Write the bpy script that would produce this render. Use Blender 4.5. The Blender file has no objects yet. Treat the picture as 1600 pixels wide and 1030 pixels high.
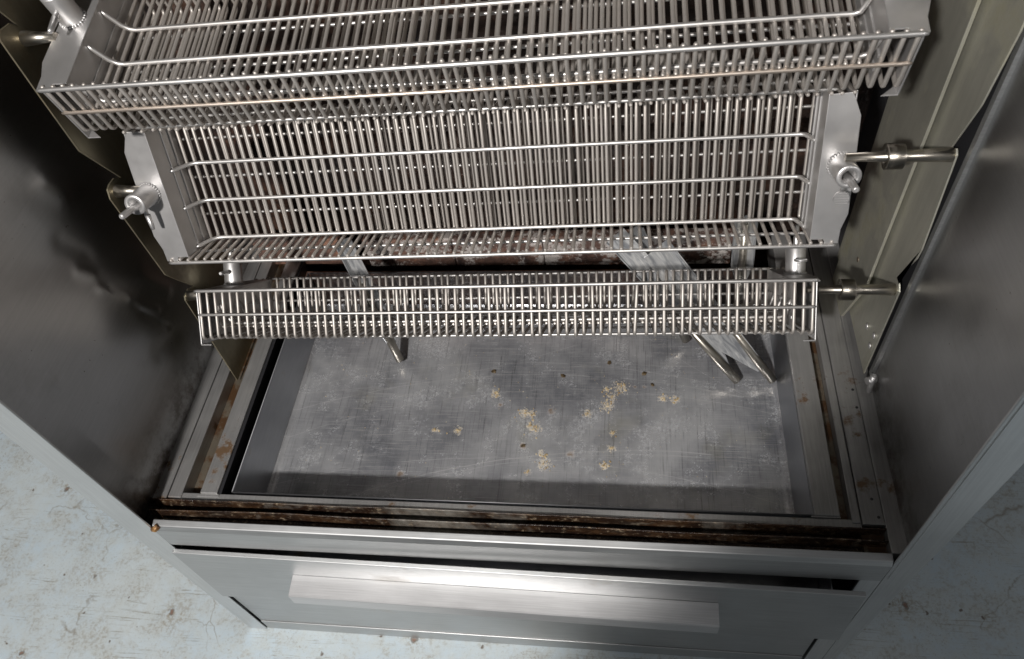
import bpy, bmesh, math, random
from mathutils import Vector, Matrix, noise
random.seed(7)
S = bpy.context.scene
COL = S.collection
# ------------------------------------------------------------------ camera
cam = bpy.data.cameras.new('camera'); co = bpy.data.objects.new('camera', cam); COL.objects.link(co)
right = Vector((0.98874181, 0.0956154, -0.11509704)); 
YAW, PIT, ROL = -0.2419, 0.8987, -0.1854
cp, sp, cy_, sy_ = math.cos(PIT), math.sin(PIT), math.cos(YAW), math.sin(YAW)
fw = Vector((sy_*cp, cy_*cp, -sp)); rt = Vector((cy_, -sy_, 0)); up = rt.cross(fw)
r2 = math.cos(ROL)*rt + math.sin(ROL)*up; u2 = -math.sin(ROL)*rt + math.cos(ROL)*up
co.matrix_world = Matrix(((r2.x, u2.x, -fw.x, .1708), (r2.y, u2.y, -fw.y, -.3802), (r2.z, u2.z, -fw.z, 1.4419), (0, 0, 0, 1)))
cam.sensor_width = 36; cam.lens = 36*1182.02/1600; cam.clip_start = .01; cam.clip_end = 100
cam.dof.use_dof = True; cam.dof.focus_distance = 1.0; cam.dof.aperture_fstop = 9
S.camera = co
# ------------------------------------------------------------------ world and lamps
W = bpy.data.worlds.new('World'); S.world = W; W.use_nodes = True
bg = W.node_tree.nodes['Background']; bg.inputs['Color'].default_value = (.97, .98, 1, 1); bg.inputs['Strength'].default_value = .145
def lamp(name, kind, loc, target, energy, color, **kw):
    l = bpy.data.lights.new(name, kind); l.energy = energy; l.color = color
    for k, v in kw.items(): setattr(l, k, v)
    o = bpy.data.objects.new(name, l); COL.objects.link(o); o.location = loc
    o.rotation_euler = (Vector(target)-Vector(loc)).to_track_quat('-Z', 'Y').to_euler()
    return o
lamp('work_lamp', 'SPOT', (-.44, -1.5, 2.25), (-1.055, -.714, 2.311), 262, (1, .965, .93), spot_size=math.radians(151), spot_blend=.045, shadow_soft_size=.06)
lamp('added_floor_spot', 'SPOT', (1.35, -.95, 2.4), (1.2, -.75, 0), 90, (.95, .97, 1), spot_size=math.radians(28), spot_blend=.6, shadow_soft_size=.1)  # added spot, brightens the floor that the right stile mirrors
lamp('added_fill_area', 'AREA', (-1.0, -1.5, 2.6), (0, 0, .5), 3.5, (.97, .98, 1), shape='RECTANGLE', size=1.2, size_y=.5)  # added area light for soft fill and reflections, no known fixture
S.view_settings.view_transform = 'Standard'; S.view_settings.look = 'None'; S.view_settings.exposure = 0; S.view_settings.gamma = 1
# ------------------------------------------------------------------ materials
class NT:
    def __init__(s, name):
        m = bpy.data.materials.new(name); m.use_nodes = True; s.m = m; s.t = m.node_tree; s.N = s.t.nodes; s.L = s.t.links
        s.b = s.N['Principled BSDF']; s.tc = s.N.new('ShaderNodeTexCoord').outputs['Object']
    def lk(s, a, b): s.L.new(a, b)
    def val(s, sock, v):
        if isinstance(v, bpy.types.NodeSocket): s.lk(v, sock)
        else: sock.default_value = v
    def mapping(s, scale, rot=(0, 0, 0), loc=(0, 0, 0)):
        n = s.N.new('ShaderNodeMapping'); n.inputs['Scale'].default_value = scale; n.inputs['Rotation'].default_value = rot; n.inputs['Location'].default_value = loc
        s.lk(s.tc, n.inputs['Vector']); return n.outputs[0]
    def noise(s, scale, detail=4, rough=.6, vec=None, dist=0):
        n = s.N.new('ShaderNodeTexNoise'); n.inputs['Scale'].default_value = scale; n.inputs['Detail'].default_value = detail
        n.inputs['Roughness'].default_value = rough; n.inputs['Distortion'].default_value = dist
        s.lk(vec or s.tc, n.inputs['Vector']); return n.outputs['Fac']
    def vor(s, scale, feature='F1', vec=None, out='Distance'):
        n = s.N.new('ShaderNodeTexVoronoi'); n.feature = feature; n.inputs['Scale'].default_value = scale
        s.lk(vec or s.tc, n.inputs['Vector']); return n.outputs[out]
    def ramp(s, fac, stops):
        n = s.N.new('ShaderNodeValToRGB'); s.lk(fac, n.inputs[0]); e = n.color_ramp.elements
        def c(v): return v if isinstance(v, tuple) else (v, v, v, 1)
        e[0].position, e[0].color = stops[0][0], c(stops[0][1]); e[1].position, e[1].color = stops[-1][0], c(stops[-1][1])
        for p, v in stops[1:-1]: k = e.new(p); k.color = c(v)
        return n.outputs[0]
    def math(s, op, a, b=0., clamp=False):
        n = s.N.new('ShaderNodeMath'); n.operation = op; n.use_clamp = clamp; s.val(n.inputs[0], a); s.val(n.inputs[1], b); return n.outputs[0]
    def mix(s, f, a, b, mode='MIX'):
        n = s.N.new('ShaderNodeMix'); n.data_type = 'RGBA'; n.blend_type = mode; s.val(n.inputs[0], f)
        for i, v in ((6, a), (7, b)): s.val(n.inputs[i], v if isinstance(v, bpy.types.NodeSocket) else (*v, 1) if len(v) == 3 else v)
        return n.outputs[2]
    def bump(s, h, strength, dist=.002, prev=None):
        n = s.N.new('ShaderNodeBump'); n.inputs['Strength'].default_value = strength; n.inputs['Distance'].default_value = dist
        s.lk(h, n.inputs['Height'])
        if prev: s.lk(prev, n.inputs['Normal'])
        return n.outputs[0]
    def set(s, **kw):
        for k, v in kw.items(): s.val(s.b.inputs[k.replace('_', ' ')], (*v, 1) if isinstance(v, tuple) and len(v) == 3 else v)
        return s.m
def steel(name, base=(.55, .55, .55), r0=.28, r1=.45, streak=(3, 60, 60), streak_amt=.25, blotch=.2, stain=None, stain_lo=.6, stain_hi=.75, stain_scale=6, bump=.05, metal=1., warp=.1):
    n = NT(name)
    st = n.noise(8, 3, .6, n.mapping(streak)); bl = n.noise(5, 4, .6); fine = n.noise(90, 3, .7)
    v = n.math('ADD', n.math('MULTIPLY', n.math('SUBTRACT', st, .5), streak_amt*2), n.math('MULTIPLY', n.math('SUBTRACT', bl, .5), blotch*2))
    v = n.math('ADD', v, 1.)
    c = n.mix(1., (*base, 1), n.ramp(n.math('MULTIPLY', v, .5), [(0, 0.), (1, 1.)]), 'MULTIPLY')
    c = n.mix(1., c, (2., 2., 2., 1), 'MULTIPLY')
    rgh = n.math('ADD', n.math('MULTIPLY', bl, r1-r0), n.math('ADD', n.math('MULTIPLY', fine, .08), r0-.06))
    met = metal
    if stain:
        sm = n.ramp(n.noise(stain_scale, 6, .7), [(stain_lo, 0.), (stain_hi, 1.)])
        c = n.mix(sm, c, stain); rgh = n.math('ADD', rgh, n.math('MULTIPLY', sm, .1)); met = n.math('SUBTRACT', metal, n.math('MULTIPLY', sm, .75*metal))
    nb = n.bump(st, bump, .0005); nb = n.bump(bl, bump*1.2, .004, nb); nb = n.bump(n.noise(3.2, 2, .5), warp, .012, nb)
    return n.set(Base_Color=c, Roughness=rgh, Metallic=met, Normal=nb)
M = {}
M['wall'] = steel('inner_wall_steel', (.47, .475, .48), .30, .42, (2, 2, 50), .10, .2, bump=.04, warp=.22)
def wall_mat():
    m = M['wall']; nt = m.node_tree; N = nt.nodes; L = nt.links; b = N['Principled BSDF']
    src = b.inputs['Base Color'].links[0].from_socket; rs = b.inputs['Roughness'].links[0].from_socket
    tc = N.new('ShaderNodeTexCoord'); sp = N.new('ShaderNodeSeparateXYZ'); L.new(tc.outputs['Object'], sp.inputs[0])
    def ns(sc, det=5): q = N.new('ShaderNodeTexNoise'); q.inputs['Scale'].default_value = sc; q.inputs['Detail'].default_value = det; q.inputs['Roughness'].default_value = .75; L.new(tc.outputs['Object'], q.inputs['Vector']); return q.outputs['Fac']
    def mr(v, a, b_, c, d): q = N.new('ShaderNodeMapRange'); L.new(v, q.inputs[0]); q.inputs[1].default_value = a; q.inputs[2].default_value = b_; q.inputs[3].default_value = c; q.inputs[4].default_value = d; return q.outputs[0]
    def mm(op, x, y): q = N.new('ShaderNodeMath'); q.operation = op; q.use_clamp = True; L.new(x, q.inputs[0]); (L.new(y, q.inputs[1]) if not isinstance(y, float) else setattr(q.inputs[1], 'default_value', y)); return q.outputs[0]
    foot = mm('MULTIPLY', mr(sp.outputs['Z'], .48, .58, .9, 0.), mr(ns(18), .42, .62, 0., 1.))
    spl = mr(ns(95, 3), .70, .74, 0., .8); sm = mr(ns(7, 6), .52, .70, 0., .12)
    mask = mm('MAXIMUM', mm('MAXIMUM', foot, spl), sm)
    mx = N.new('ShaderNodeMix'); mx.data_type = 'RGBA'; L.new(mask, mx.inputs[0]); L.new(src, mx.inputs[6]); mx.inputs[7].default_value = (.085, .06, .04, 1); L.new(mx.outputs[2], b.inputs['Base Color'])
    L.new(mm('ADD', rs, mm('MULTIPLY', sm, .5)), b.inputs['Roughness'])
wall_mat()
M['front'] = steel('brushed_front_steel', (.50, .505, .505), .40, .54, (1.2, 50, 50), .24, .28, (.45, .42, .38), .62, .80, 5, bump=.07, metal=.93, warp=.3)
M['stile'] = steel('brushed_stile_steel', (.68, .685, .685), .32, .46, (40, 40, 1.2), .16, .2, bump=.05, metal=.95, warp=.25)
M['handle'] = steel('handle_steel', (.60, .597, .60), .38, .46, (1.5, 70, 70), .26, .2, bump=.10, metal=.7)
M['rail'] = steel('rail_steel', (.36, .355, .35), .30, .5, (40, 2, 40), .3, .8, (.13, .08, .045), .59, .66, 18, .14, .65)
M['channel'] = steel('stained_channel', (.20, .17, .13), .30, .55, (30, 2, 30), .3, .8, (.07, .035, .015), .44, .54, 22, .2, .6)
M['rack'] = steel('yellowed_rack_plate', (.31, .28, .20), .34, .52, (20, 20, 2), .15, .3, (.12, .075, .03), .50, .72, 7, .05, .8)
M['rackedge'] = steel('yellowed_channel_plate', (.52, .51, .44), .36, .5, (20, 20, 2), .14, .35, (.24, .22, .12), .52, .75, 7, .05, .7)
M['plate'] = steel('basket_plate', (.58, .57, .565), .34, .52, (3, 3, 3), .2, .5, (.3, .27, .22), .66, .85, 30, .06, .8)
def wire_mat(name, base, r0, met):
    n = NT(name); oi = n.N.new('ShaderNodeObjectInfo').outputs['Random']
    bl = n.noise(60, 3, .6)
    v = n.math('ADD', n.math('MULTIPLY', oi, .22), n.math('MULTIPLY', bl, .35))
    c = n.mix(v, base, (base[0]*.5, base[1]*.46, base[2]*.42))
    rg = n.math('ADD', n.math('MULTIPLY', n.noise(25, 3), .22), r0)
    return n.set(Base_Color=c, Roughness=rg, Metallic=met, Normal=n.bump(n.noise(300, 3), .12, .0004))
M['wire'] = wire_mat('basket_wire_steel', (.64, .605, .57), .42, .78)
M['tinted'] = wire_mat('heat_tinted_bar_steel', (.74, .65, .57), .28, .85)
M['bar'] = wire_mat('basket_bar_steel', (.72, .71, .70), .34, .88)
# drip pan: scratched, with white residue, tan flakes and brown rings
def pan_mat():
    n = NT('scratched_pan_steel')
    sep = n.N.new('ShaderNodeSeparateXYZ'); n.lk(n.tc, sep.inputs[0])
    s1 = n.ramp(n.noise(10, 3, .7, n.mapping((1, 60, 60), (0, 0, .28)), .6), [(.56, 0.), (.66, 1.)])
    s2 = n.ramp(n.noise(10, 3, .7, n.mapping((55, 1, 55), (0, 0, .1)), .6), [(.56, 0.), (.66, 1.)])
    s3 = n.ramp(n.noise(7, 3, .7, n.mapping((2, 90, 90), (0, 0, -.5)), .5), [(.58, 0.), (.64, 1.)])
    bl = n.noise(6, 5, .65); cloud = n.noise(14, 8, .75)
    base = n.mix(n.ramp(bl, [(.36, 0.), (.62, 1.)]), (.27, .28, .31), (.66, .67, .69))
    base = n.mix(n.math('MULTIPLY', s1, .5), base, (.75, .75, .77)); base = n.mix(n.math('MULTIPLY', s2, .6), base, (.13, .13, .14))
    base = n.mix(n.math('MULTIPLY', s3, .6), base, (.75, .75, .75))
    for (cx0, cy0, rad, wd) in ((.22, -1.32, 1.25, .0011), (.22, -1.32, 1.243, .0006), (.0, -1.36, 1.27, .0007), (.05, -1.15, 1.22, .0008), (.0, -1.15, 1.245, .0006), (.1, -1.15, 1.19, .0006), (-.5, 1.6, 1.58, .0005), (.9, .9, 1.02, .0005)):
        dd = n.N.new('ShaderNodeVectorMath'); dd.operation = 'DISTANCE'; n.lk(n.tc, dd.inputs[0]); dd.inputs[1].default_value = (cx0, cy0, 0)
        wob = n.math('ADD', dd.outputs['Value'], n.math('MULTIPLY', n.math('SUBTRACT', n.noise(9, 2), .5), .006))
        k = n.math('SUBTRACT', 1., n.math('DIVIDE', n.math('ABSOLUTE', n.math('SUBTRACT', wob, rad)), wd), True)
        base = n.mix(n.math('MULTIPLY', k, n.ramp(n.noise(6, 4, .7), [(.40, 0.), (.50, .9)])), base, (.85, .85, .86))
    wr = n.math('MULTIPLY', n.ramp(cloud, [(.50, 0.), (.74, 1.)]), n.ramp(n.noise(190, 5, .85), [(.46, 0.), (.58, 1.)]))
    base = n.mix(n.math('MULTIPLY', wr, .75), base, (.66, .67, .69))
    speck = n.ramp(n.noise(260, 2, .6), [(.70, 0.), (.74, 1.)]); base = n.mix(n.math('MULTIPLY', speck, n.ramp(cloud, [(.4, 0.), (.6, .8)])), base, (.85, .85, .84))
    gm = [0]
    def spots(lst, nz_scale, lo, hi):
        tot = None
        for x, y, r in lst:
            d = n.N.new('ShaderNodeVectorMath'); d.operation = 'DISTANCE'; n.lk(n.tc, d.inputs[0]); d.inputs[1].default_value = (x-PX, y-PY, .385-PZ)
            k = n.math('SUBTRACT', 1., n.math('DIVIDE', d.outputs['Value'], r), True)
            tot = k if tot is None else n.math('MAXIMUM', tot, k)
        nz = n.noise(nz_scale, 5, .75)
        return n.ramp(n.math('ADD', n.math('MULTIPLY', tot, .62), n.math('MULTIPLY', n.math('SUBTRACT', nz, .5), n.ramp(tot, [(0, 0.), (.08, 1.5)]))), [(lo, 0.), (hi, 1.)])
    tan0 = spots([(-.045, .300, .016), (.007, .264, .018), (.020, .262, .012), (.163, .317, .026), (.142, .28, .022), (.149, .298, .018), (.139, .313, .012), (.045, .172, .020), (.040, .190, .012), (.021, .157, .010), (.149, .203, .013), (.139, .172, .014), (.23, .297, .014), (.25, .295, .016), (-.138, .227, .012), (-.1, .228, .016), (.028, .235, .018), (.018, .24, .014), (.150, .230, .012), (.11, .265, .016)], 170, .34, .42)
    tan = n.math('MULTIPLY', tan0, n.ramp(n.noise(330, 4, .8), [(.45, 0.), (.52, 1.)]))
    brn = spots([(-.035, .279, .008), (.010, .202, .010), (.201, .318, .008), (.186, .318, .008), (.021, .157, .010), (-.182, .145, .014), (.085, .19, .012), (.05, .27, .012)], 60, .25, .55)
    base = n.mix(n.math('MULTIPLY', tan, .6), base, (.62, .50, .31)); base = n.mix(n.math('MULTIPLY', brn, .8), base, (.13, .075, .03))
    yel = n.ramp(n.noise(9, 4, .6), [(.58, 0.), (.72, 1.)]); base = n.mix(n.math('MULTIPLY', yel, .22), base, (.45, .42, .25))
    rough = n.math('ADD', n.math('MULTIPLY', bl, .24), .10); rough = n.math('ADD', rough, n.math('MULTIPLY', wr, .25))
    rough = n.math('ADD', rough, n.math('MULTIPLY', tan, .4))
    met = n.math('SUBTRACT', .62, n.math('MAXIMUM', n.math('MULTIPLY', wr, .35), n.math('MAXIMUM', tan, brn)), True)
    nb = n.bump(s1, .12, .0003); nb = n.bump(s2, .15, .0003, nb); nb = n.bump(n.noise(7, 2), .35, .006, nb); nb = n.bump(tan, .5, .0008, nb)
    return n.set(Base_Color=base, Roughness=rough, Metallic=met, Normal=nb)
PX, PY, PZ = 0, .27, .385
M['pan'] = pan_mat()
M['rim'] = steel('dull_rim_steel', (.22, .22, .23), .5, .65, (9, 9, 9), .2, .4)
M['panwall'] = steel('pan_wall_steel', (.40, .41, .43), .25, .42, (3, 3, 40), .12, .2, (.35, .30, .18), .62, .75, 10, .06)
def grease():
    n = NT('baked_grease')
    a = n.noise(9, 7, .75, n.mapping((1., 3, 3))); b = n.noise(130, 5, .75); c0 = n.noise(4, 5, .7, n.mapping((1.5, 1, 1)), .5); d = n.noise(45, 6, .8, n.mapping((.6, 1.5, 1.5)))
    c = n.ramp(a, [(.36, (.010, .007, .006, 1)), (.47, (.045, .022, .010, 1)), (.56, (.085, .048, .026, 1)), (.66, (.29, .245, .19, 1))])
    c = n.mix(n.ramp(d, [(.46, .9), (.58, 0.)]), c, (.018, .010, .007))
    c = n.mix(n.ramp(c0, [(.52, 0.), (.66, .55)]), c, (.36, .34, .30))
    c = n.mix(n.ramp(b, [(.58, 0.), (.66, .6)]), c, (.42, .33, .22))
    return n.set(Base_Color=c, Roughness=n.ramp(b, [(.3, .15), (.7, .5)]), Metallic=n.ramp(a, [(.5, .1), (.7, .6)]), Normal=n.bump(b, .6, .0015, n.bump(d, .6, .003)))
M['grease'] = grease()
def char(name, k=1., glint_flake=.3, lo=.60):
    n = NT(name)
    a = n.noise(14, 7, .75); b = n.noise(55, 5, .75); c2 = n.noise(26, 6, .8)
    c = n.ramp(a, [(.35, (.010*k, .008*k, .008*k, 1)), (.52, (.045*k, .026*k, .020*k, 1)), (.66, (.12*k, .062*k, .04*k, 1))])
    c = n.mix(n.ramp(c2, [(lo, 0.), (lo+.06, glint_flake)]), c, (.55, .51, .48))  # pale flecks: painted glints on the back wall, real flakes on burner plates
    return n.set(Base_Color=c, Roughness=n.ramp(b, [(.3, .22), (.7, .7)]), Metallic=.2, Normal=n.bump(b, .8, .004, n.bump(a, .6, .008)))
M['char'] = char('charred_back_wall', .8, .10); M['flake'] = char('flaking_burner_plate', 3.0, .9, .50); M['scorch'] = char('scorched_bar', 4.5, .1)
def blade():
    n = NT('heat_tinted_blade_steel')
    a = n.noise(9, 5, .65, n.mapping((3, 3, 1))); w = n.noise(30, 4, .6, n.mapping((4, 1, .6)), 1.5)
    c = n.ramp(w, [(.35, (.26, .27, .29, 1)), (.5, (.48, .49, .50, 1)), (.65, (.70, .70, .69, 1))])
    c = n.mix(n.ramp(a, [(.6, 0.), (.75, .5)]), c, (.24, .2, .15))
    return n.set(Base_Color=c, Roughness=n.ramp(a, [(.3, .25), (.7, .5)]), Metallic=.55, Normal=n.bump(w, .1, .001))
M['blade'] = blade()
M['rod'] = steel('spit_rod_steel', (.42, .39, .34), .28, .42, (5, 5, 5), .15, .3, (.10, .08, .06), .55, .75, 60, .1)
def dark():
    n = NT('void_shade_steel'); return n.set(Base_Color=(.05, .05, .055), Roughness=.5, Metallic=.6)  # dark colour stands in for the shade inside gaps, well and holes
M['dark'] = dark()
def crumb():
    n = NT('burnt_crumb'); return n.set(Base_Color=n.ramp(n.noise(400, 3), [(.4, (.03, .02, .01, 1)), (.65, (.16, .11, .05, 1))]), Roughness=.6)
M['crumb'] = crumb()
def flakes():
    n = NT('dried_residue'); return n.set(Base_Color=n.ramp(n.noise(220, 4), [(.36, (.26, .17, .07, 1)), (.5, (.52, .40, .22, 1)), (.66, (.68, .60, .44, 1))]), Roughness=.65)
M['flakes'] = flakes()
def rust():
    n = NT('rusty_weld'); return n.set(Base_Color=n.ramp(n.noise(150, 4), [(.4, (.10, .045, .015, 1)), (.65, (.45, .25, .09, 1))]), Roughness=.5, Metallic=.3, Normal=n.bump(n.noise(200, 3), .6, .002))
M['rust'] = rust()
def floor_mat():
    n = NT('worn_blue_floor_paint')
    big = n.noise(3.0, 5, .6); mid = n.noise(13, 7, .72, None, .3); fine = n.noise(120, 5, .75); vf = n.noise(300, 3, .7)
    c = n.mix(n.ramp(big, [(.35, 0.), (.65, 1.)]), (.46, .555, .625), (.54, .60, .625))
    c = n.mix(n.ramp(n.noise(40, 5, .7), [(.35, 0.), (.7, .7)]), c, (.50, .53, .51))
    c = n.mix(n.ramp(mid, [(.46, 0.), (.70, .5)]), c, (.46, .46, .42))
    w1 = n.math('MULTIPLY', n.ramp(mid, [(.47, 0.), (.60, 1.)]), n.ramp(fine, [(.50, 0.), (.56, 1.)]))
    c = n.mix(n.math('MULTIPLY', w1, .42), c, (.25, .215, .16))
    grit = n.ramp(n.noise(230, 5, .8, None, .6), [(.57, 0.), (.62, 1.)]); c = n.mix(n.math('MULTIPLY', grit, n.ramp(n.noise(5, 5, .75), [(.42, .08), (.60, .75)])), c, (.23, .20, .15))
    # thin hair scratches of several directions, broken up
    for rot, sc, lo, wgt in ((.75, (5, 160, 1), .62, .6), (1.35, (4, 190, 1), .63, .55), (-.35, (5, 210, 1), .64, .5), (2.1, (6, 170, 1), .635, .5), (1.05, (3, 55, 1), .66, .5), (.15, (3, 70, 1), .67, .5)):
        f = n.ramp(n.noise(1.0, 4, .7, n.mapping(sc, (0, 0, rot)), 1.2), [(lo, 0.), (lo+.02, 1.)])
        f = n.math('MULTIPLY', f, n.ramp(n.noise(9, 5, .75), [(.46, 0.), (.58, 1.)]))
        c = n.mix(n.math('MULTIPLY', f, wgt), c, (.20, .17, .12))
    e = n.N.new('ShaderNodeTexNoise'); e.inputs['Scale'].default_value = 8; e.inputs['Detail'].default_value = 5; n.lk(n.tc, e.inputs['Vector'])
    wv = n.N.new('ShaderNodeVectorMath'); wv.operation = 'MULTIPLY_ADD'; n.lk(e.outputs['Color'], wv.inputs[0]); wv.inputs[1].default_value = (.16, .16, 0); n.lk(n.tc, wv.inputs[2])
    hair = n.ramp(n.vor(5.5, 'DISTANCE_TO_EDGE', wv.outputs[0]), [(0.0, 1.), (.010, 0.)])
    hair = n.math('MULTIPLY', hair, n.ramp(n.noise(4, 5, .7), [(.50, 0.), (.56, 1.)])); c = n.mix(n.math('MULTIPLY', hair, .6), c, (.19, .15, .10))
    chipn = n.N.new('ShaderNodeTexNoise'); chipn.inputs['Scale'].default_value = 60; n.lk(n.tc, chipn.inputs['Vector'])
    d = n.N.new('ShaderNodeVectorMath'); d.operation = 'MULTIPLY_ADD'; n.lk(chipn.outputs['Color'], d.inputs[0]); d.inputs[1].default_value = (.018, .018, 0); n.lk(n.tc, d.inputs[2])
    vn = n.N.new('ShaderNodeTexVoronoi'); vn.inputs['Scale'].default_value = 8.5; n.lk(d.outputs[0], vn.inputs['Vector'])
    chip = n.ramp(vn.outputs['Distance'], [(.032, 1.), (.044, 0.)])
    ring = n.ramp(vn.outputs['Distance'], [(.032, 0.), (.044, .8), (.060, 0.)])
    vn2 = n.N.new('ShaderNodeTexVoronoi'); vn2.inputs['Scale'].default_value = 22; n.lk(d.outputs[0], vn2.inputs['Vector'])
    chip2 = n.ramp(vn2.outputs['Distance'], [(.050, 1.), (.07, 0.)])
    halo = n.ramp(vn.outputs['Distance'], [(.05, .6), (.24, 0.)]); c = n.mix(n.math('MULTIPLY', halo, n.ramp(fine, [(.46, 0.), (.55, 1.)])), c, (.27, .22, .15))
    ch = n.math('MAXIMUM', chip, chip2)
    c = n.mix(n.math('MULTIPLY', chip2, .85), c, (.13, .10, .075)); c = n.mix(chip, c, (.23, .15, .115)); c = n.mix(ring, c, (.10, .075, .055))
    dots = n.ramp(vf, [(.68, 0.), (.72, 1.)]); c = n.mix(n.math('MULTIPLY', dots, .4), c, (.2, .17, .12))
    lt = n.ramp(n.noise(60, 4, .7), [(.62, 0.), (.70, .5)]); c = n.mix(lt, c, (.60, .67, .70))
    inv = n.math('SUBTRACT', 1., ch)
    return n.set(Base_Color=c, Roughness=n.ramp(fine, [(.3, .40), (.7, .62)]), Normal=n.bump(inv, .5, .001, n.bump(n.math('SUBTRACT', 1., w1), .25, .001, n.bump(mid, .12, .003))))
M['floor'] = floor_mat()
# ------------------------------------------------------------------ mesh helpers
class MB:
    def __init__(s): s.v = []; s.f = []; s.sm = []
    def add(s, vs, fs, smooth=False):
        o = len(s.v); s.v += [tuple(v) for v in vs]; s.f += [tuple(i+o for i in f) for f in fs]; s.sm += [smooth]*len(fs); return s
    def box(s, x0, x1, y0, y1, z0, z1):
        vs = [(x, y, z) for z in (z0, z1) for y in (y0, y1) for x in (x0, x1)]
        return s.add(vs, [(0, 2, 3, 1), (4, 5, 7, 6), (0, 1, 5, 4), (2, 6, 7, 3), (0, 4, 6, 2), (1, 3, 7, 5)])
    def prism(s, pts, axis, a, b):
        "closed outline pts (2-D, in the two axes left over, in order) extruded along axis from a to b"
        n = len(pts)
        def mk(p, q): l = list(p); l.insert(axis, q); return tuple(l)
        vs = [mk(p, a) for p in pts]+[mk(p, b) for p in pts]
        fs = [tuple(range(n-1, -1, -1)), tuple(range(n, 2*n))]+[(i, (i+1) % n, n+(i+1) % n, n+i) for i in range(n)]
        return s.add(vs, fs)
    def tube(s, path, r, n=8, caps=True, r1=None, roundtip=False):
        path = [Vector(p) for p in path]; m = len(path); rings = []
        t0 = (path[1]-path[0]).normalized(); ref = Vector((0, 0, 1)) if abs(t0.z) < .9 else Vector((0, 1, 0))
        nrm = t0.cross(ref).normalized(); vs = []
        for i, p in enumerate(path):
            t = (path[min(i+1, m-1)]-path[max(i-1, 0)]).normalized()
            nrm = (nrm-nrm.dot(t)*t).normalized(); bn = t.cross(nrm)
            rr = r if r1 is None else r+(r1-r)*i/(m-1)
            if roundtip and i in (0, m-1): rr *= .55
            if 0 < i < m-1:
                a = (path[i]-path[i-1]).normalized(); c = max(.5, a.dot(t)); rr = rr/c if False else rr
            vs += [p+rr*(math.cos(2*math.pi*k/n)*nrm+math.sin(2*math.pi*k/n)*bn) for k in range(n)]
        fs = [(i*n+k, i*n+(k+1) % n, (i+1)*n+(k+1) % n, (i+1)*n+k) for i in range(m-1) for k in range(n)]
        s.add(vs, fs, True)
        if caps: o = len(s.v)-m*n; s.f += [tuple(o+k for k in range(n-1, -1, -1)), tuple(o+(m-1)*n+k for k in range(n))]; s.sm += [False, False]
        return s
    def ring(s, p, axis, r0, r1, length, n=24):
        "hollow tube from p along axis"
        p = Vector(p); t = Vector(axis).normalized(); ref = Vector((0, 0, 1)) if abs(t.z) < .9 else Vector((0, 1, 0))
        a = t.cross(ref).normalized(); b = t.cross(a); vs = []
        for (q, r) in ((0, r1), (.04, r1*1.0), (.96, r1), (1, r1*.94), (1, r0), (.1, r0)):
            vs += [p+t*(length*q)+r*(math.cos(2*math.pi*k/n)*a+math.sin(2*math.pi*k/n)*b) for k in range(n)]
        fs = [(i*n+k, i*n+(k+1) % n, (i+1)*n+(k+1) % n, (i+1)*n+k) for i in range(5) for k in range(n)]
        return s.add(vs, fs, True)
    def grid(s, fn, nu, nv):
        vs = [fn(i/nu, j/nv) for j in range(nv+1) for i in range(nu+1)]
        fs = [(j*(nu+1)+i, j*(nu+1)+i+1, (j+1)*(nu+1)+i+1, (j+1)*(nu+1)+i) for j in range(nv) for i in range(nu)]
        return s.add(vs, fs, True)
    def mesh(s, name, mat, off=(0, 0, 0)):
        me = bpy.data.meshes.new(name); o = Vector(off)
        me.from_pydata([tuple(Vector(v)-o) for v in s.v], [], s.f); me.materials.append(M[mat])
        me.polygons.foreach_set('use_smooth', s.sm); me.update()
        bm = bmesh.new(); bm.from_mesh(me); bmesh.ops.recalc_face_normals(bm, faces=bm.faces); bm.to_mesh(me); bm.free()
        return me
def put(name, me, parent=None, loc=(0, 0, 0), bevel=0, seg=2):
    o = bpy.data.objects.new(name, me); COL.objects.link(o); o.location = loc
    if parent: o.parent = parent
    if bevel:
        b = o.modifiers.new('bevel', 'BEVEL'); b.width = bevel; b.segments = seg; b.limit_method = 'ANGLE'; b.angle_limit = math.radians(40)
        b.harden_normals = False
    return o
def thing(name, label, cat, loc=(0, 0, 0), group=None):
    o = bpy.data.objects.new(name, None); o.empty_display_size = .05; COL.objects.link(o); o.location = loc; o['label'] = label; o['category'] = cat
    if group: o['group'] = group
    return o
# ------------------------------------------------------------------ the floor
fo = put('floor', MB().grid(lambda u, v: (-5+10*u, -4+9*v, 0), 4, 4).mesh('floor', 'floor')); fo['kind'] = 'structure'
# ------------------------------------------------------------------ the cabinet
CB = (0, .3, 0)
cab = thing('rotisserie_cabinet', 'open stainless steel rotisserie cabinet with dented inner walls and a bottom drawer', 'rotisserie', CB)
def part(name, mb, mat, parent=cab, bevel=0, off=CB, seg=2, label=None):
    o = put(name, mb.mesh(name, mat, off), parent, (0, 0, 0), bevel, seg)
    if label: o['label'] = label
    return o
TOP, BACK = 1.62, .60
def seg_d(p, a, b):
    ax, ay = a; bx, by = b; dx, dy = bx-ax, by-ay; t = max(0, min(1, ((p[0]-ax)*dx+(p[1]-ay)*dy)/(dx*dx+dy*dy+1e-12)))
    return math.hypot(p[0]-ax-t*dx, p[1]-ay-t*dy), t
DENTS = [((.215, .757), (.240, .700), .006, .0035), ((.240, .700), (.272, .640), .005, .0030), ((.268, .625), (.290, .585), .005, .002), ((.226, .742), (.243, .685), .004, -.003), ((.243, .672), (.268, .605), .006, -.004),
         ((.220, .775), (.206, .800), .008, .004), ((.252, .905), (.262, .880), .016, .007), ((.085, .778), (.074, .748), .0025, .0014), ((.073, .744), (.073, .742), .005, .004), ((.285, .700), (.31, .64), .012, .004),
         ((.225, .600), (.262, .585), .018, -.006), ((.215, .840), (.235, .80), .012, -.003)]
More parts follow.
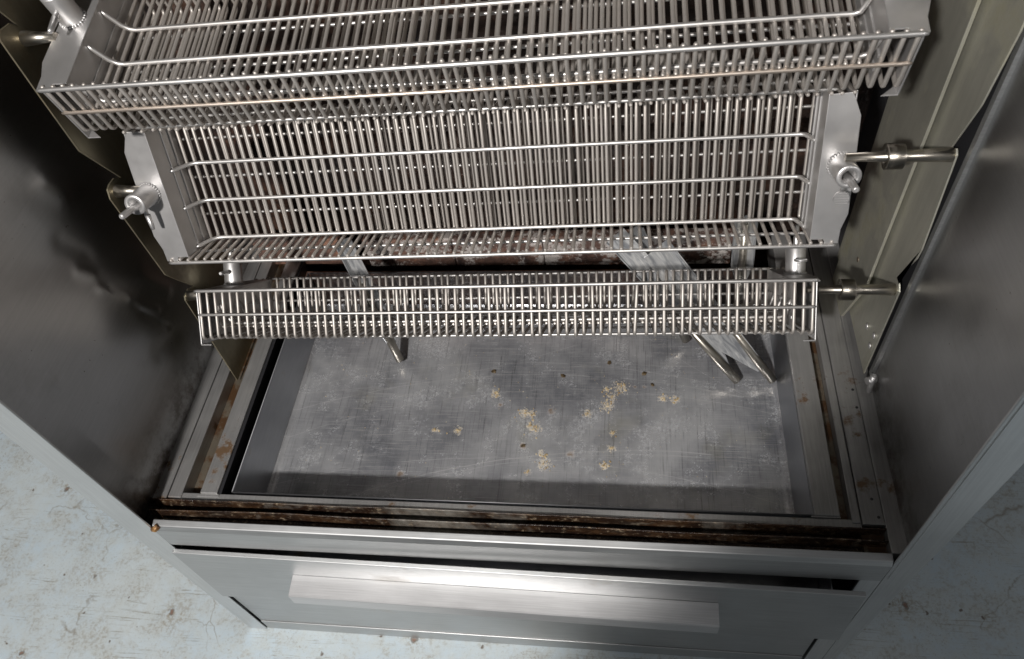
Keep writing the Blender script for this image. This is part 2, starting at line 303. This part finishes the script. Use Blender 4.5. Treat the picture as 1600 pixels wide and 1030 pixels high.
def dent(y, z):
    h = 0
    for a, b, w, k in DENTS:
        d, t = seg_d((y, z), a, b); h += .45*k*math.exp(-(d/w)**2)
    h += .004*(noise.noise(Vector((y*3.1, z*2.3, 4)))) + .0022*noise.noise(Vector((y*9, z*7, 9)))
    return h
def left_wall(u, v):
    y, z = .002+(BACK-.002)*u, .44+(TOP-.44)*v
    fade = min(1, y/.05)
    return (-.521+(dent(y, z)+.004)*fade, y, z)
wl = MB().grid(left_wall, 150, 300)
part('side_wall', wl, 'wall', label='dented left inner side wall')
def right_wall(u, v):
    y, z = .002+(.268-.002)*u, .44+(TOP-.44)*v; f = min(1, y/.05)
    h = .005*noise.noise(Vector((y*4, z*2.2, 14)))+.0012*noise.noise(Vector((y*18, z*5, 3)))
    return (.521-(h+.002)*f, y, z)
wr = MB().grid(right_wall, 60, 160)
part('side_wall', wr, 'wall', label='smooth right inner side wall')
part('wall_seam', MB().box(.5145, .5195, .2665, .2745, .50, TOP), 'front')
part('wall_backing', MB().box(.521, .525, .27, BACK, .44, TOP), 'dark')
# outer shell
part('outer_side', MB().box(-.546, -.5435, .003, BACK+.05, .0, TOP+.02), 'stile')
part('outer_side', MB().prism([(.516, 0), (.520, 0), (.546, .76), (.546, TOP+.02), (.542, TOP+.02), (.542, .76)], 1, .003, BACK+.05), 'stile')
part('cabinet_back', MB().box(-.546, .546, BACK, BACK+.01, .0, TOP+.02), 'char')
part('cabinet_roof', MB().box(-.543, .54, .0, BACK, TOP, TOP+.012), 'wall')
# front stiles: flat flange with a folded inner return
def stile(xo_top, xo_bot, xi, s):
    mb = MB()
    pts = [(xi, .0), (xi, TOP), (xo_top, TOP), (xo_top, .75), (xo_bot, .0)]
    mb.prism(pts, 1, 0, .003)
    mb.prism([(xi, .43), (xi, TOP), (xi+s*.003, TOP), (xi+s*.003, .43)], 1, .003, .022)
    return mb
sl = MB().prism([(-.5, .21), (-.5, TOP), (-.546, TOP), (-.546, 0), (-.512, 0), (-.512, .21)], 1, 0, .003)
part('front_stile', sl, 'stile', bevel=.001)
sr = MB().prism([(.5, .0), (.5, TOP), (.546, TOP), (.546, .75), (.518, 0)], 1, 0, .003)
part('front_stile', sr, 'stile', bevel=.001)
ridge = MB().box(.5045, .5065, -.0012, .0, .43, TOP)
part('stile_ridge', ridge, 'stile')
part('lower_stile', MB().box(.473, .4995, 0.0005, .003, 0, .42), 'stile', bevel=.0006)
# front cross member: lower face, folded edge, small ledge
cm = MB().prism([(.0, .4195), (-.0005, .4725), (.003, .4815), (.0125, .4840), (.0125, .478), (.0045, .4755), (.0025, .470), (.0025, .4195)], 0, -.4995, .4995)
part('cross_member', cm, 'front', bevel=.0012, seg=3)
# wavy gutter lips with baked grease
def wavy(y, ztop, x0, x1, h, amp, seed, thick=.0012, lean=0.):
    def edge(u):
        x = x0+(x1-x0)*u
        return x, y+amp*noise.noise(Vector((x*5, seed, 0))), ztop+amp*.9*noise.noise(Vector((x*7, seed, 5)))
    mb = MB(); n = 90
    vs = []; fs = []
    for i in range(n+1):
        x, yy, zt = edge(i/n)
        vs += [(x, yy, zt), (x, yy-lean, zt-h), (x, yy+thick-lean, zt-h), (x, yy+thick, zt)]
    for i in range(n):
        a = 4*i
        for k in range(4): fs.append((a+k, a+(k+1) % 4, a+4+(k+1) % 4, a+4+k))
    fs += [(0, 3, 2, 1), (4*n, 4*n+1, 4*n+2, 4*n+3)]
    mb.add(vs, fs, False)
    return mb.tube([(vs[4*i][0], vs[4*i][1]+thick/2, vs[4*i][2]) for i in range(n+1)], .0011, 6)
part('gutter_lip', wavy(.0275, .4835, -.513, .4975, .022, .0022, 3, lean=.002), 'grease')
part('gutter_lip', wavy(.0425, .4845, -.516, .4975, .022, .0022, 8, lean=.002), 'grease')
part('gutter_floor', MB().box(-.52, .4985, .013, .0445, .452, .456), 'grease')
part('front_ledge', MB().box(-.4915, .471, .0455, .0575, .474, .4785), 'rail', bevel=.001)
part('corner_weld', MB().tube([(-.499, .001, .4755), (-.494, -.001, .4790), (-.489, .004, .482)], .0045, 8), 'rust')
# side rails along the depth
Y0, Y1 = .045, .575
def rail(x0, x1, ztop=.482, y0=Y0, mat='rail', h=.05, bev=.0012, **k): return part('support_rail', MB().box(x0, x1, y0, Y1, ztop-h, ztop), mat, bevel=bev, **k)
rail(-.5195, -.4945); rail(-.4930, -.4725, .4815, .048)
part('rail_channel', MB().box(-.4722, -.4450, .05, Y1, .455, .458), 'channel')
rail(-.4445, -.4180, .4825, .056)
rail(.4140, .4455, .4825, .060); part('rail_channel', MB().box(.4458, .4585, .05, Y1, .462, .465), 'channel')
rail(.4590, .4700, .4815, .052); rail(.4712, .4983, .4825, .050); rail(.4985, .5205, .4825, .013)
part('rail_step', MB().box(.4712, .4983, .013, .0498, .455, .468), 'channel')
part('end_cap', MB().box(-.4495, -.4150, .0525, .0560, .462, .4800), 'rail'); part('end_cap', MB().box(.4100, .4460, .0580, .0600, .462, .4800), 'rail')
for (x, y) in ((.4930, .255), (.4935, .225), (.4920, .06), (.4880, .085)):
    part('rivet_hole', MB().tube([(x, y, .4815), (x, y, .4830)], .0020, 10), 'dark')
# well round the pan
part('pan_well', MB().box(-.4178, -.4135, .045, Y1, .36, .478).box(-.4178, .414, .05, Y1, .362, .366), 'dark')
part('rear_ledge', MB().box(-.46, .46, .500, .516, .448, .4555), 'scorch', bevel=.002)
part('rear_riser', MB().box(-.46, .46, .4985, .5005, .37, .452), 'char')
# saw-toothed racks that carry the baskets
def saw(x0, x1, base, back):
    return MB().prism(base+[(back, base[-1][1]), (back, base[0][1])], 0, x0, x1)
prof = [(.264, .466), (.272, .662), (.276, .668), (.290, .668), (.302, .659), (.269, .721), (.267, .864), (.272, .875), (.280, .877), (.292, .876), (.303, .868), (.271, .935), (.270, 1.012), (.270, 1.079), (.276, 1.085), (.294, 1.083), (.303, 1.075), (.272, 1.14), (.270, TOP)]
part('support_rack', saw(-.464, -.462, prof, .40), 'rack', bevel=.0004)
profR = [(.271, .500), (.272, .678), (.280, .684), (.292, .684), (.296, .672), (.266, .745), (.264, .762), (.277, .889), (.283, .893), (.294, .885), (.272, .953), (.262, 1.036), (.262, 1.2), (.270, TOP)]
part('support_rack', saw(.5065, .5085, profR, .5), 'rackedge', bevel=.0004)
part('heat_shield', MB().prism([(.472, .38), (.388, .486), (.346, .60), (.341, 1.022), (.341, TOP), (.460, TOP), (.460, .846)], 0, .498, .502), 'rackedge', bevel=.0006)
for (y, z) in ((.313, .557), (.284, .573), (.284, .550)):
    part('rivet', MB().tube([(.5066, y, z), (.5045, y, z), (.5035, y, z)], .0048, 12, roundtip=True), 'plate')
part('clevis_bolt', MB().tube([(.520, .258, .508), (.506, .252, .508)], .006, 10).tube([(.512, .254, .520), (.512, .248, .490)], .0042, 10), 'plate')
part('screw_hole', MB().tube([(.4985, .40, .60), (.4972, .40, .60)], .004, 10), 'channel')
# burner plates on the back wall
for x0, x1, zt in ((-.289, -.1305, .53), (-.1293, .0285, .53), (.0297, .1875, .53), (.1887, .344, .53)):
    part('burner_plate', MB().box(x0, x1, .5195, .540, .462, zt), 'flake', bevel=.003)
part('burner_plate', MB().box(-.50, -.335, 0.524, .543, .464, .53), 'scorch', bevel=.003)
for i in range(5):
    z = .70+.14*i
    part('burner_tube', MB().tube([(-.46, .565, z), (.48, .565, z+.004)], .016, 14), 'char')
# bottom front: recessed panel, kick strip, drawer with handle
part('lower_panel', MB().box(-.5090, .4700, .0048, .0068, .0, .30), 'front')
part('kick_strip', MB().box(-.5085, .4695, .0026, .0046, .0, .042), 'front', bevel=.0006)
part('bottom_tray', MB().box(-.50, .50, .0112, .58, .30, .303), 'dark')
DP = (-.5, -.008, .3)
dr = bpy.data.objects.new('drawer', MB().prism([(-.5-.0015, .222), (-.497, .4148), (.4795, .4148), (.486, .222)], 1, -.0105, -.0035).mesh('drawer', 'front', DP)); COL.objects.link(dr)
dr.parent = cab; dr.location = Vector(DP)-Vector(CB); dr.rotation_euler = (0, 0, -.0090); b = dr.modifiers.new('bevel', 'BEVEL'); b.width = .0009; b.segments = 2
part('drawer_side', MB().box(-.492, -.4905, -.0078, .40, .24, .405), 'dark', dr, off=DP); part('drawer_side', MB().box(.440, .4415, -.0078, .40, .24, .405), 'panwall', dr, off=DP)
part('drawer_bottom', MB().box(-.490, .4395, -.0078, .40, .34, .342), 'panwall', dr, off=DP)
hp = [(-.0106, .3535), (-.0395, .3490), (-.0418, .3465), (-.0425, .3200), (-.0410, .3200), (-.0402, .3455), (-.0385, .3472), (-.0106, .3515)]
part('handle', MB().prism(hp, 0, -.328, .300), 'handle', dr, .0012, DP, 3)
# ------------------------------------------------------------------ the drip pan
pan = thing('drip_pan', 'deep rectangular steel drip pan, scratched and flecked with tan residue, lying under the baskets', 'drip pan', (PX, PY, PZ))
PO = (PX, PY, PZ)
xl, xr, yf, yb, zb, zt = -.3925, .4110, .066, .490, .385, .474
def panf(u, v):
    x, y = xl+(xr-xl)*u, yf+(yb-yf)*v
    e = min((x-xl), (xr-x), (y-yf), (yb-y)); lift = .007*max(0, 1-e/.010)**2
    return (x, y, zb+lift+.0010*noise.noise(Vector((x*6, y*6, 1)))*min(1, e/.03))
part('pan_floor', MB().grid(panf, 160, 90), 'pan', pan, off=PO)
g = .0035
for nm, q in (('pan_wall', [(xl, yf), (xl, yb), (xl-g*2, yb+g), (xl-g*2, yf-g)]), ('pan_wall', [(xr, yb), (xr, yf), (xr+g, yf-g), (xr+g, yb+g)]),
              ('pan_wall', [(xr, yf), (xl, yf), (xl-g, yf-g), (xr+g, yf-g)]), ('rear_pan_wall', [(xl, yb), (xr, yb), (xr+g, yb+g), (xl-g, yb+g)])):
    a, b, c, d = q
    mb = MB(); vs = [(*a, zb+.007), (*b, zb+.007), (*c, zt), (*d, zt)]
    nrm = (Vector(vs[1])-Vector(vs[0])).cross(Vector(vs[3])-Vector(vs[0])).normalized()*.0012
    vs2 = [tuple(Vector(p)+nrm) for p in vs]
    mb.add(vs+vs2, [(0, 1, 2, 3), (7, 6, 5, 4), (0, 4, 5, 1), (1, 5, 6, 2), (2, 6, 7, 3), (3, 7, 4, 0)])
    part(nm, mb, 'char' if nm[0] == 'r' else 'panwall', pan, off=PO)
part('rim', MB().tube([(xl-.0075, yf-.003, zt), (xr+.0045, yf-.003, zt), (xr+.0045, yb+.004, zt), (xl-.0075, yb+.004, zt), (xl-.0075, yf-.003, zt)], .0012, 6), 'rim', pan, off=PO)
# raised flakes of dried residue, too many and too small to count
SP = [(-.045, .300, .010), (.007, .264, .014), (.022, .260, .010), (.163, .317, .018), (.142, .28, .016), (.149, .298, .014), (.139, .313, .008), (.045, .172, .013), (.043, .186, .009), (.021, .157, .006), (.149, .203, .009), (.139, .172, .009), (.23, .297, .010), (.25, .295, .011), (-.138, .227, .007), (-.1, .228, .010), (.028, .235, .012), (.018, .24, .009), (.150, .230, .007), (.11, .265, .009)]
fl = MB(); rr = random.Random(5)
for x, y, rad in SP:
    for k in range(int(5+rad*900)):
        a = rr.random()*6.283; q = rad*abs(rr.gauss(0, .62)); px, py = x+q*math.cos(a), y+q*math.sin(a)*.85; s0 = rr.uniform(.0004, .0019); m = rr.randint(5, 8); ph = rr.random()*6
        rs = [s0*rr.uniform(.5, 1.35) for _ in range(m)]; h = rr.uniform(.0003, .0010)
        lo = [(px+rs[i]*math.cos(ph+6.283*i/m), py+rs[i]*math.sin(ph+6.283*i/m), .3846) for i in range(m)]
        hi = [(px+.7*rs[i]*math.cos(ph+6.283*i/m), py+.7*rs[i]*math.sin(ph+6.283*i/m), .3862+h*rr.uniform(.5, 1)) for i in range(m)]
        fl.add(lo+hi, [tuple(range(m, 2*m))]+[(i, (i+1) % m, m+(i+1) % m, m+i) for i in range(m)])
for k in range(150):
    px, py = rr.uniform(-.36, .39), rr.uniform(.10, .45); s0 = rr.uniform(.0003, .0009)
    fl.add([(px-s0, py-s0, .3848), (px+s0, py-s0*.6, .3848), (px+.2*s0, py+s0, .3848), (px, py, .3862+s0*.6)], [(0, 1, 3), (1, 2, 3), (2, 0, 3)])
o = part('residue_flakes', fl, 'flakes', pan, off=PO); o['kind'] = 'stuff'
# crumbs
lab = ['leftmost of the dark crumbs in a row near the bottom basket', 'dark crumb on the pan closest to the bottom basket wires', 'brown crumb between the leftmost crumb and the one closest to the basket', 'upper of two neighbouring dark crumbs just right of the large tan patch', 'lower and smaller of two neighbouring crumbs just right of the large tan patch', 'lone brown crumb near the front of the pan, above the lower tan stain']
for i, (x, y, r) in enumerate(((-.053, .344, .0035), (.143, .365, .0030), (.066, .337, .0032), (.201, .344, .0036), (.214, .322, .0026), (.010, .202, .0028))):
    bm = bmesh.new(); bmesh.ops.create_icosphere(bm, subdivisions=2, radius=r)
    for v in bm.verts: v.co *= 1+.5*noise.noise(v.co*500+Vector((i, 0, 0))); v.co.z *= .45; v.co.x *= 1.3
    me = bpy.data.meshes.new('food_crumb'); bm.to_mesh(me); bm.free(); me.materials.append(M['crumb'])
    o = put('food_crumb', me, None, (x, y, .3865)); o.rotation_euler[2] = i*1.3; o['label'] = lab[i]; o['category'] = 'crumb'; o['group'] = 'crumbs in the drip pan'
# ------------------------------------------------------------------ baskets
L, H, WD, HW, HP = .841, .4205, .1734, .0685, .0767
NW = 72; PITCH = .8325/NW; RW, RB = .00235, .0026
# local frame: X along the basket, Y from the front lip across the mouth, -Z into the trough
def arc(cy, cz, r, a0, a1, n): return [(0, cy+r*math.cos(math.radians(a0+(a1-a0)*i/n)), cz+r*math.sin(math.radians(a0+(a1-a0)*i/n))) for i in range(n+1)]
rb = .006
upath = [(0, .0, .0022), (0, 0, .001)] + [(0, 0, -.02), (0, 0, -.045)] + arc(rb, -HW+rb, rb, 180, 270, 4) + [(0, .05, -HW), (0, .12, -HW)] + arc(WD-rb, -HW+rb, rb, 270, 360, 4) + [(0, WD, -.03), (0, WD, .001), (0, WD, .0022)]
me_wire = MB().tube(upath, RW, 6, roundtip=True).mesh('wire', 'wire')
def rack_mesh(eA): return MB().tube([(0, -.001+.004, -eA), (0, .0055, -eA), (0, .06, -eA), (0, .12, -eA), (0, WD-.010, -eA), (0, WD-.008, -eA)], RW, 6, roundtip=True).mesh('rack_wire', 'wire')
def plate_mesh(s):
    def P(x): return s*x
    web = MB().box(*sorted((P(H-.0285), P(H-.0270))), .002, WD-.002, -.062, -.002)
    for e in (.030, .046): web.box(*sorted((P(H-.0300), P(H-.0280))), .004, WD-.004, -e-.004, -e)
    web.box(*sorted((P(H-.0015), P(H+.0002))), -.0015, WD+.001, -HP, -.0022)
    web.prism([(P(H), -.0015), (P(H), .012), (P(H-.016), -.0015)], 2, -HP-.0015, -HP)
    fl = MB().prism([(P(H-.0290), .0035), (P(H-.0290), WD-.001), (P(H-.0045), WD), (P(H+.0065), .148), (P(H+.0078), .107), (P(H+.0092), .035), (P(H+.0035), .0155), (P(H+.003), -.002), (P(H-.012), -.002), (P(H-.014), .0035)], 2, -.0020, .0)
    return web.mesh('end_plate', 'plate'), fl.mesh('flange', 'plate')
PM = {s: plate_mesh(s) for s in (-1, 1)}
def hub(s):
    x, y = s*.4135, .094
    m1 = MB().ring((x, y, 0), (0, 0, 1), .0075, .0133, .036).mesh('hub_tube', 'plate')
    wm = MB(); 
    for k in range(26):
        a = 2*math.pi*k/26; q = 1+.12*math.sin(k*2.7); c = (x+.0137*math.cos(a), y+.0137*math.sin(a), .0004)
        wm.tube([(c[0], c[1], -.0004), (c[0]+.0001, c[1], .0012*q), (c[0], c[1], .0022*q)], .0019*q, 6, roundtip=True)
    m2 = wm.mesh('weld_bead', 'plate')
    m3 = MB().tube([(x, y-.002, .004), (x, y-.002, .04), (x, y-.002, .065), (x, y-.002, .067)], .0039, 12, roundtip=True).mesh('locking_pin', 'plate')
    t = MB().tube([(x, y-.0105, .02), (x, y-.022, .02)], .0028, 8)
    if s < 0: t.prism([(x-.0012, -.0), (x+.0012, -.0), (x+.0012, .0), (x-.0012, .0)], 2, .01, .0101) if False else t.tube([(x+.001, y-.020, .020), (x+.0015, y-.036, .020), (x+.0015, y-.040, .020)], .0036, 8, r1=.0022)
    else: t.tube([(x, y-.031, .0185), (x, y-.031, .0215)], .0085, 20)
    if s > 0:
        for k in range(5): t.box(x-.007, x+.007, y-.037+.003*k, y-.0362+.003*k, .0213, .0220)
    m4 = t.mesh('thumb_screw', 'plate')
    return m1, m2, m3, m4
HM = {s: hub(s) for s in (-1, 1)}
def bar(path, r=RB, name='crossbar'): return MB().tube(path, r, 8, roundtip=True).mesh(name, 'bar')
def straight(y, z, x0=-H+.003, x1=H-.003, sag=0): return [(x0+(x1-x0)*t, y+sag*math.sin(t*9), z+sag*math.cos(t*7)) for t in (0, .005, .15, .3, .5, .7, .85, .995, 1)]
def basket(label, x, y, z, th, yaw, rol, eA, dA, axL, axR):
    R = Matrix.Rotation(-rol, 4, 'Y') @ Matrix.Rotation(yaw, 4, 'Z') @ Matrix.Rotation(math.pi/2-th, 4, 'X')
    root = thing('wire_basket', label, 'wire basket', group='wire baskets of the rotisserie')
    root.matrix_world = Matrix.Translation((x, y, z)) @ R
    for i in range(NW+1):
        o = put('wire', me_wire, root, (-.8325/2+i*PITCH+random.gauss(0, .00035), random.gauss(0, .0003), random.gauss(0, .0005)))
        k = 2.6 if random.random() < .07 else 1
        o.rotation_euler = (0, random.gauss(0, .007)*k, random.gauss(0, .004)*k)
    rk = put('inner_rack', bar([(-H+.029, dA[0], -eA+.0045+.028), (-H+.031, dA[0], -eA+.028), (-H+.039, dA[0], -eA+.012), (-H+.046, dA[0], -eA+.0055), (-H+.054, dA[0], -eA+.0038)] + straight(dA[0], -eA+.0038, -H+.07, H-.07, .0004)[1:-1] +
                            [(H-.042, dA[0], -eA+.0038), (H-.036, dA[0], -eA+.006), (H-.031, dA[0], -eA+.022), (H-.0295, dA[0], -eA+.028)], RB, 'inner_rack'), root)
    for d in dA[1:]:
        put('hooked_bar', bar([(-H+.029, d, -eA+.0045+.028), (-H+.031, d, -eA+.028), (-H+.039, d, -eA+.012), (-H+.046, d, -eA+.0055), (-H+.054, d, -eA+.0038)] + straight(d, -eA+.0038, -H+.07, H-.07, .0004)[1:-1] +
                              [(H-.042, d, -eA+.0038), (H-.036, d, -eA+.006), (H-.031, d, -eA+.022), (H-.0295, d, -eA+.028)], RB, 'hooked_bar'), rk)
    rm = rack_mesh(eA)
    for i in range(2, NW-3):
        o = put('rack_wire', rm, rk, (-.8325/2+(i+.62)*PITCH+random.gauss(0, .0002), random.gauss(0, .0004), random.gauss(0, .0002)))
        o.rotation_euler = (0, 0, random.gauss(0, .003))
    put('lip_bar', bar(straight(-RW-.0023+.0005, .0, -H-.001, H+.001, .0003), .0025, 'lip_bar'), root)
    put('lip_bar', bar(straight(WD+RW+.0018, .0, -H+.02, H-.02, .0003), .0021, 'lip_bar'), root)
    fb = put('crossbar', bar(straight(-RW-.0018, -.0340, -H+.002, H-.002, .0003), .0021), root)
    if z > 1: fb.data.materials[0] = M['tinted']
    put('crossbar', bar(straight(WD+RW+.0016, -.0365, -H+.02, H-.02, .0003), .0020), root)
    for d in (.0335, .0865, .1385): put('crossbar', bar(straight(d, -HW-RW-.0016, -H+.02, H-.02, .0003), .0020), root)
    for s in (-1, 1):
        ep = put('end_plate', PM[s][0], root, bevel=.0006); put('flange', PM[s][1], ep, bevel=.0007)
        for nm, me in zip(('hub_tube', 'weld_bead', 'locking_pin', 'thumb_screw'), HM[s]): put(nm, me, ep)
    # axle stubs lie along world X and rest in the racks
    inv = root.matrix_world.inverted()
    def w(p): return inv @ Vector(p)
    put('axle', MB().tube([w((-.425, axL[0], axL[1])), w((-.4655, axL[0], axL[1])), w((-.467, axL[0], axL[1]))], .0085, 18, roundtip=True).mesh('axle', 'rod'), root)
    ax = put('axle', MB().tube([w((.40, axR[0], axR[1])), w((axR[2]-.002, axR[0], axR[1])), w((axR[2], axR[0], axR[1]))], .0078, 18, roundtip=True).mesh('axle', 'rod'), root)
    xc = axR[3]
    put('collar', MB().ring(w((xc, axR[0], axR[1])), inv.to_3x3() @ Vector((1, 0, 0)), .0076, .0138, .017).ring(w((xc+.017, axR[0], axR[1])), inv.to_3x3() @ Vector((-1, 0, 0)), .0076, .0138, .0169).mesh('collar', 'rod'), ax)
    return root
basket('topmost wire basket, tilted forward, its back cut off by the top of the photo', 0, .2361, 1.0513, 1.3477, .0071, .0133, .040, (.112, .062, .010), (.300, 1.062), (.284, 1.105, .500, .455))
basket('middle wire basket, lying open towards the viewer with two locking pins at its ends', -.009, .2625, .7682, .3401, .0152, .0082, .0575, (.1125, .061, .0062), (.284, .862), (.284, .884, .508, .440))
basket('bottom wire basket, hanging over the drip pan with its front grille towards the viewer', -.0122, .2746, .6896, 2.3227, .0132, .0071, .0520, (.112, .062, .010), (.284, .660), (.284, .669, .508, .440))
# ------------------------------------------------------------------ angle spits leaning in the pan
def spit(label, tip, top, wl, wr, cut, rot, mat='blade', taper=0., name='angle_spit'):
    tip, top = Vector(tip), Vector(top); top = tip.lerp(top, .82); ax = (top-tip); ln = ax.length; z = ax.normalized()
    view = (Vector((.17, -.38, 1.44))-tip).normalized(); x = view.cross(z).normalized(); y = z.cross(x).normalized()   # y points towards the open front
    M3 = Matrix((x, y, z)).transposed() @ Matrix.Rotation(rot, 3, 'Z')
    root = thing(name, label, 'spit', group='pointed angle spits leaning in the drip pan')
    root.matrix_world = Matrix.Translation(tip) @ M3.to_4x4()
    put('rod', MB().tube([(0, .004, 0), (0, .004, .002), (0, .004, .05), (0, .004, min(.16, ln-.01))], .0072, 14, roundtip=True).mesh('rod', 'rod'), root)
    for s in (-1, 1):
        mb = MB(); t = .0014; w = wl if s > 0 else wr; z0 = .022+cut*min(1, w/.03)
        # flange running away from the fold at 45 degrees, its foot cut off on the slant
        a = Vector((s*.707, .707, 0)); n = Vector((-s*.707, .707, 0))
        c = [(.0, .024), (w*.35, .028), (w, z0+.028), (w*(1+taper), ln), (0, ln)]
        vs = [tuple(a*u+n*0+Vector((0, -.004, 0))+Vector((0, 0, q))) for u, q in c]+[tuple(a*u+n*t+Vector((0, -.004, 0))+Vector((0, 0, q))) for u, q in c]
        k = len(c); mb.add(vs, [tuple(range(k)), tuple(range(2*k-1, k-1, -1))]+[(i, (i+1) % k, k+(i+1) % k, k+i) for i in range(k)])
        put('blade', mb.mesh('blade', mat), root)
    return root
spit('angle spit standing alone at the left of the pan, its tip below the bottom basket', (-.222, .360, .393), (-.300, .455, .66), .016, .024, .022, .3)
spit('angle spit at the right with its rod tip left of the pan edge', (.347, .326, .393), (.098, .452, .66), .007, .034, .045, .6)
spit('bright wide angle spit whose rod tip touches the right edge of the pan', (.406, .330, .395), (.190, .452, .66), .044, .014, .055, -.7)
spit('angle spit mostly hidden behind the bottom basket, only its blunt tip showing below the wires', (.272, .411, .392), (.165, .470, .66), .018, .018, .01, -.2)
spit('upright angle spit hanging behind the right end of the bottom basket', (.352, .440, .470), (.345, .470, .66), .024, .024, .03, .05)
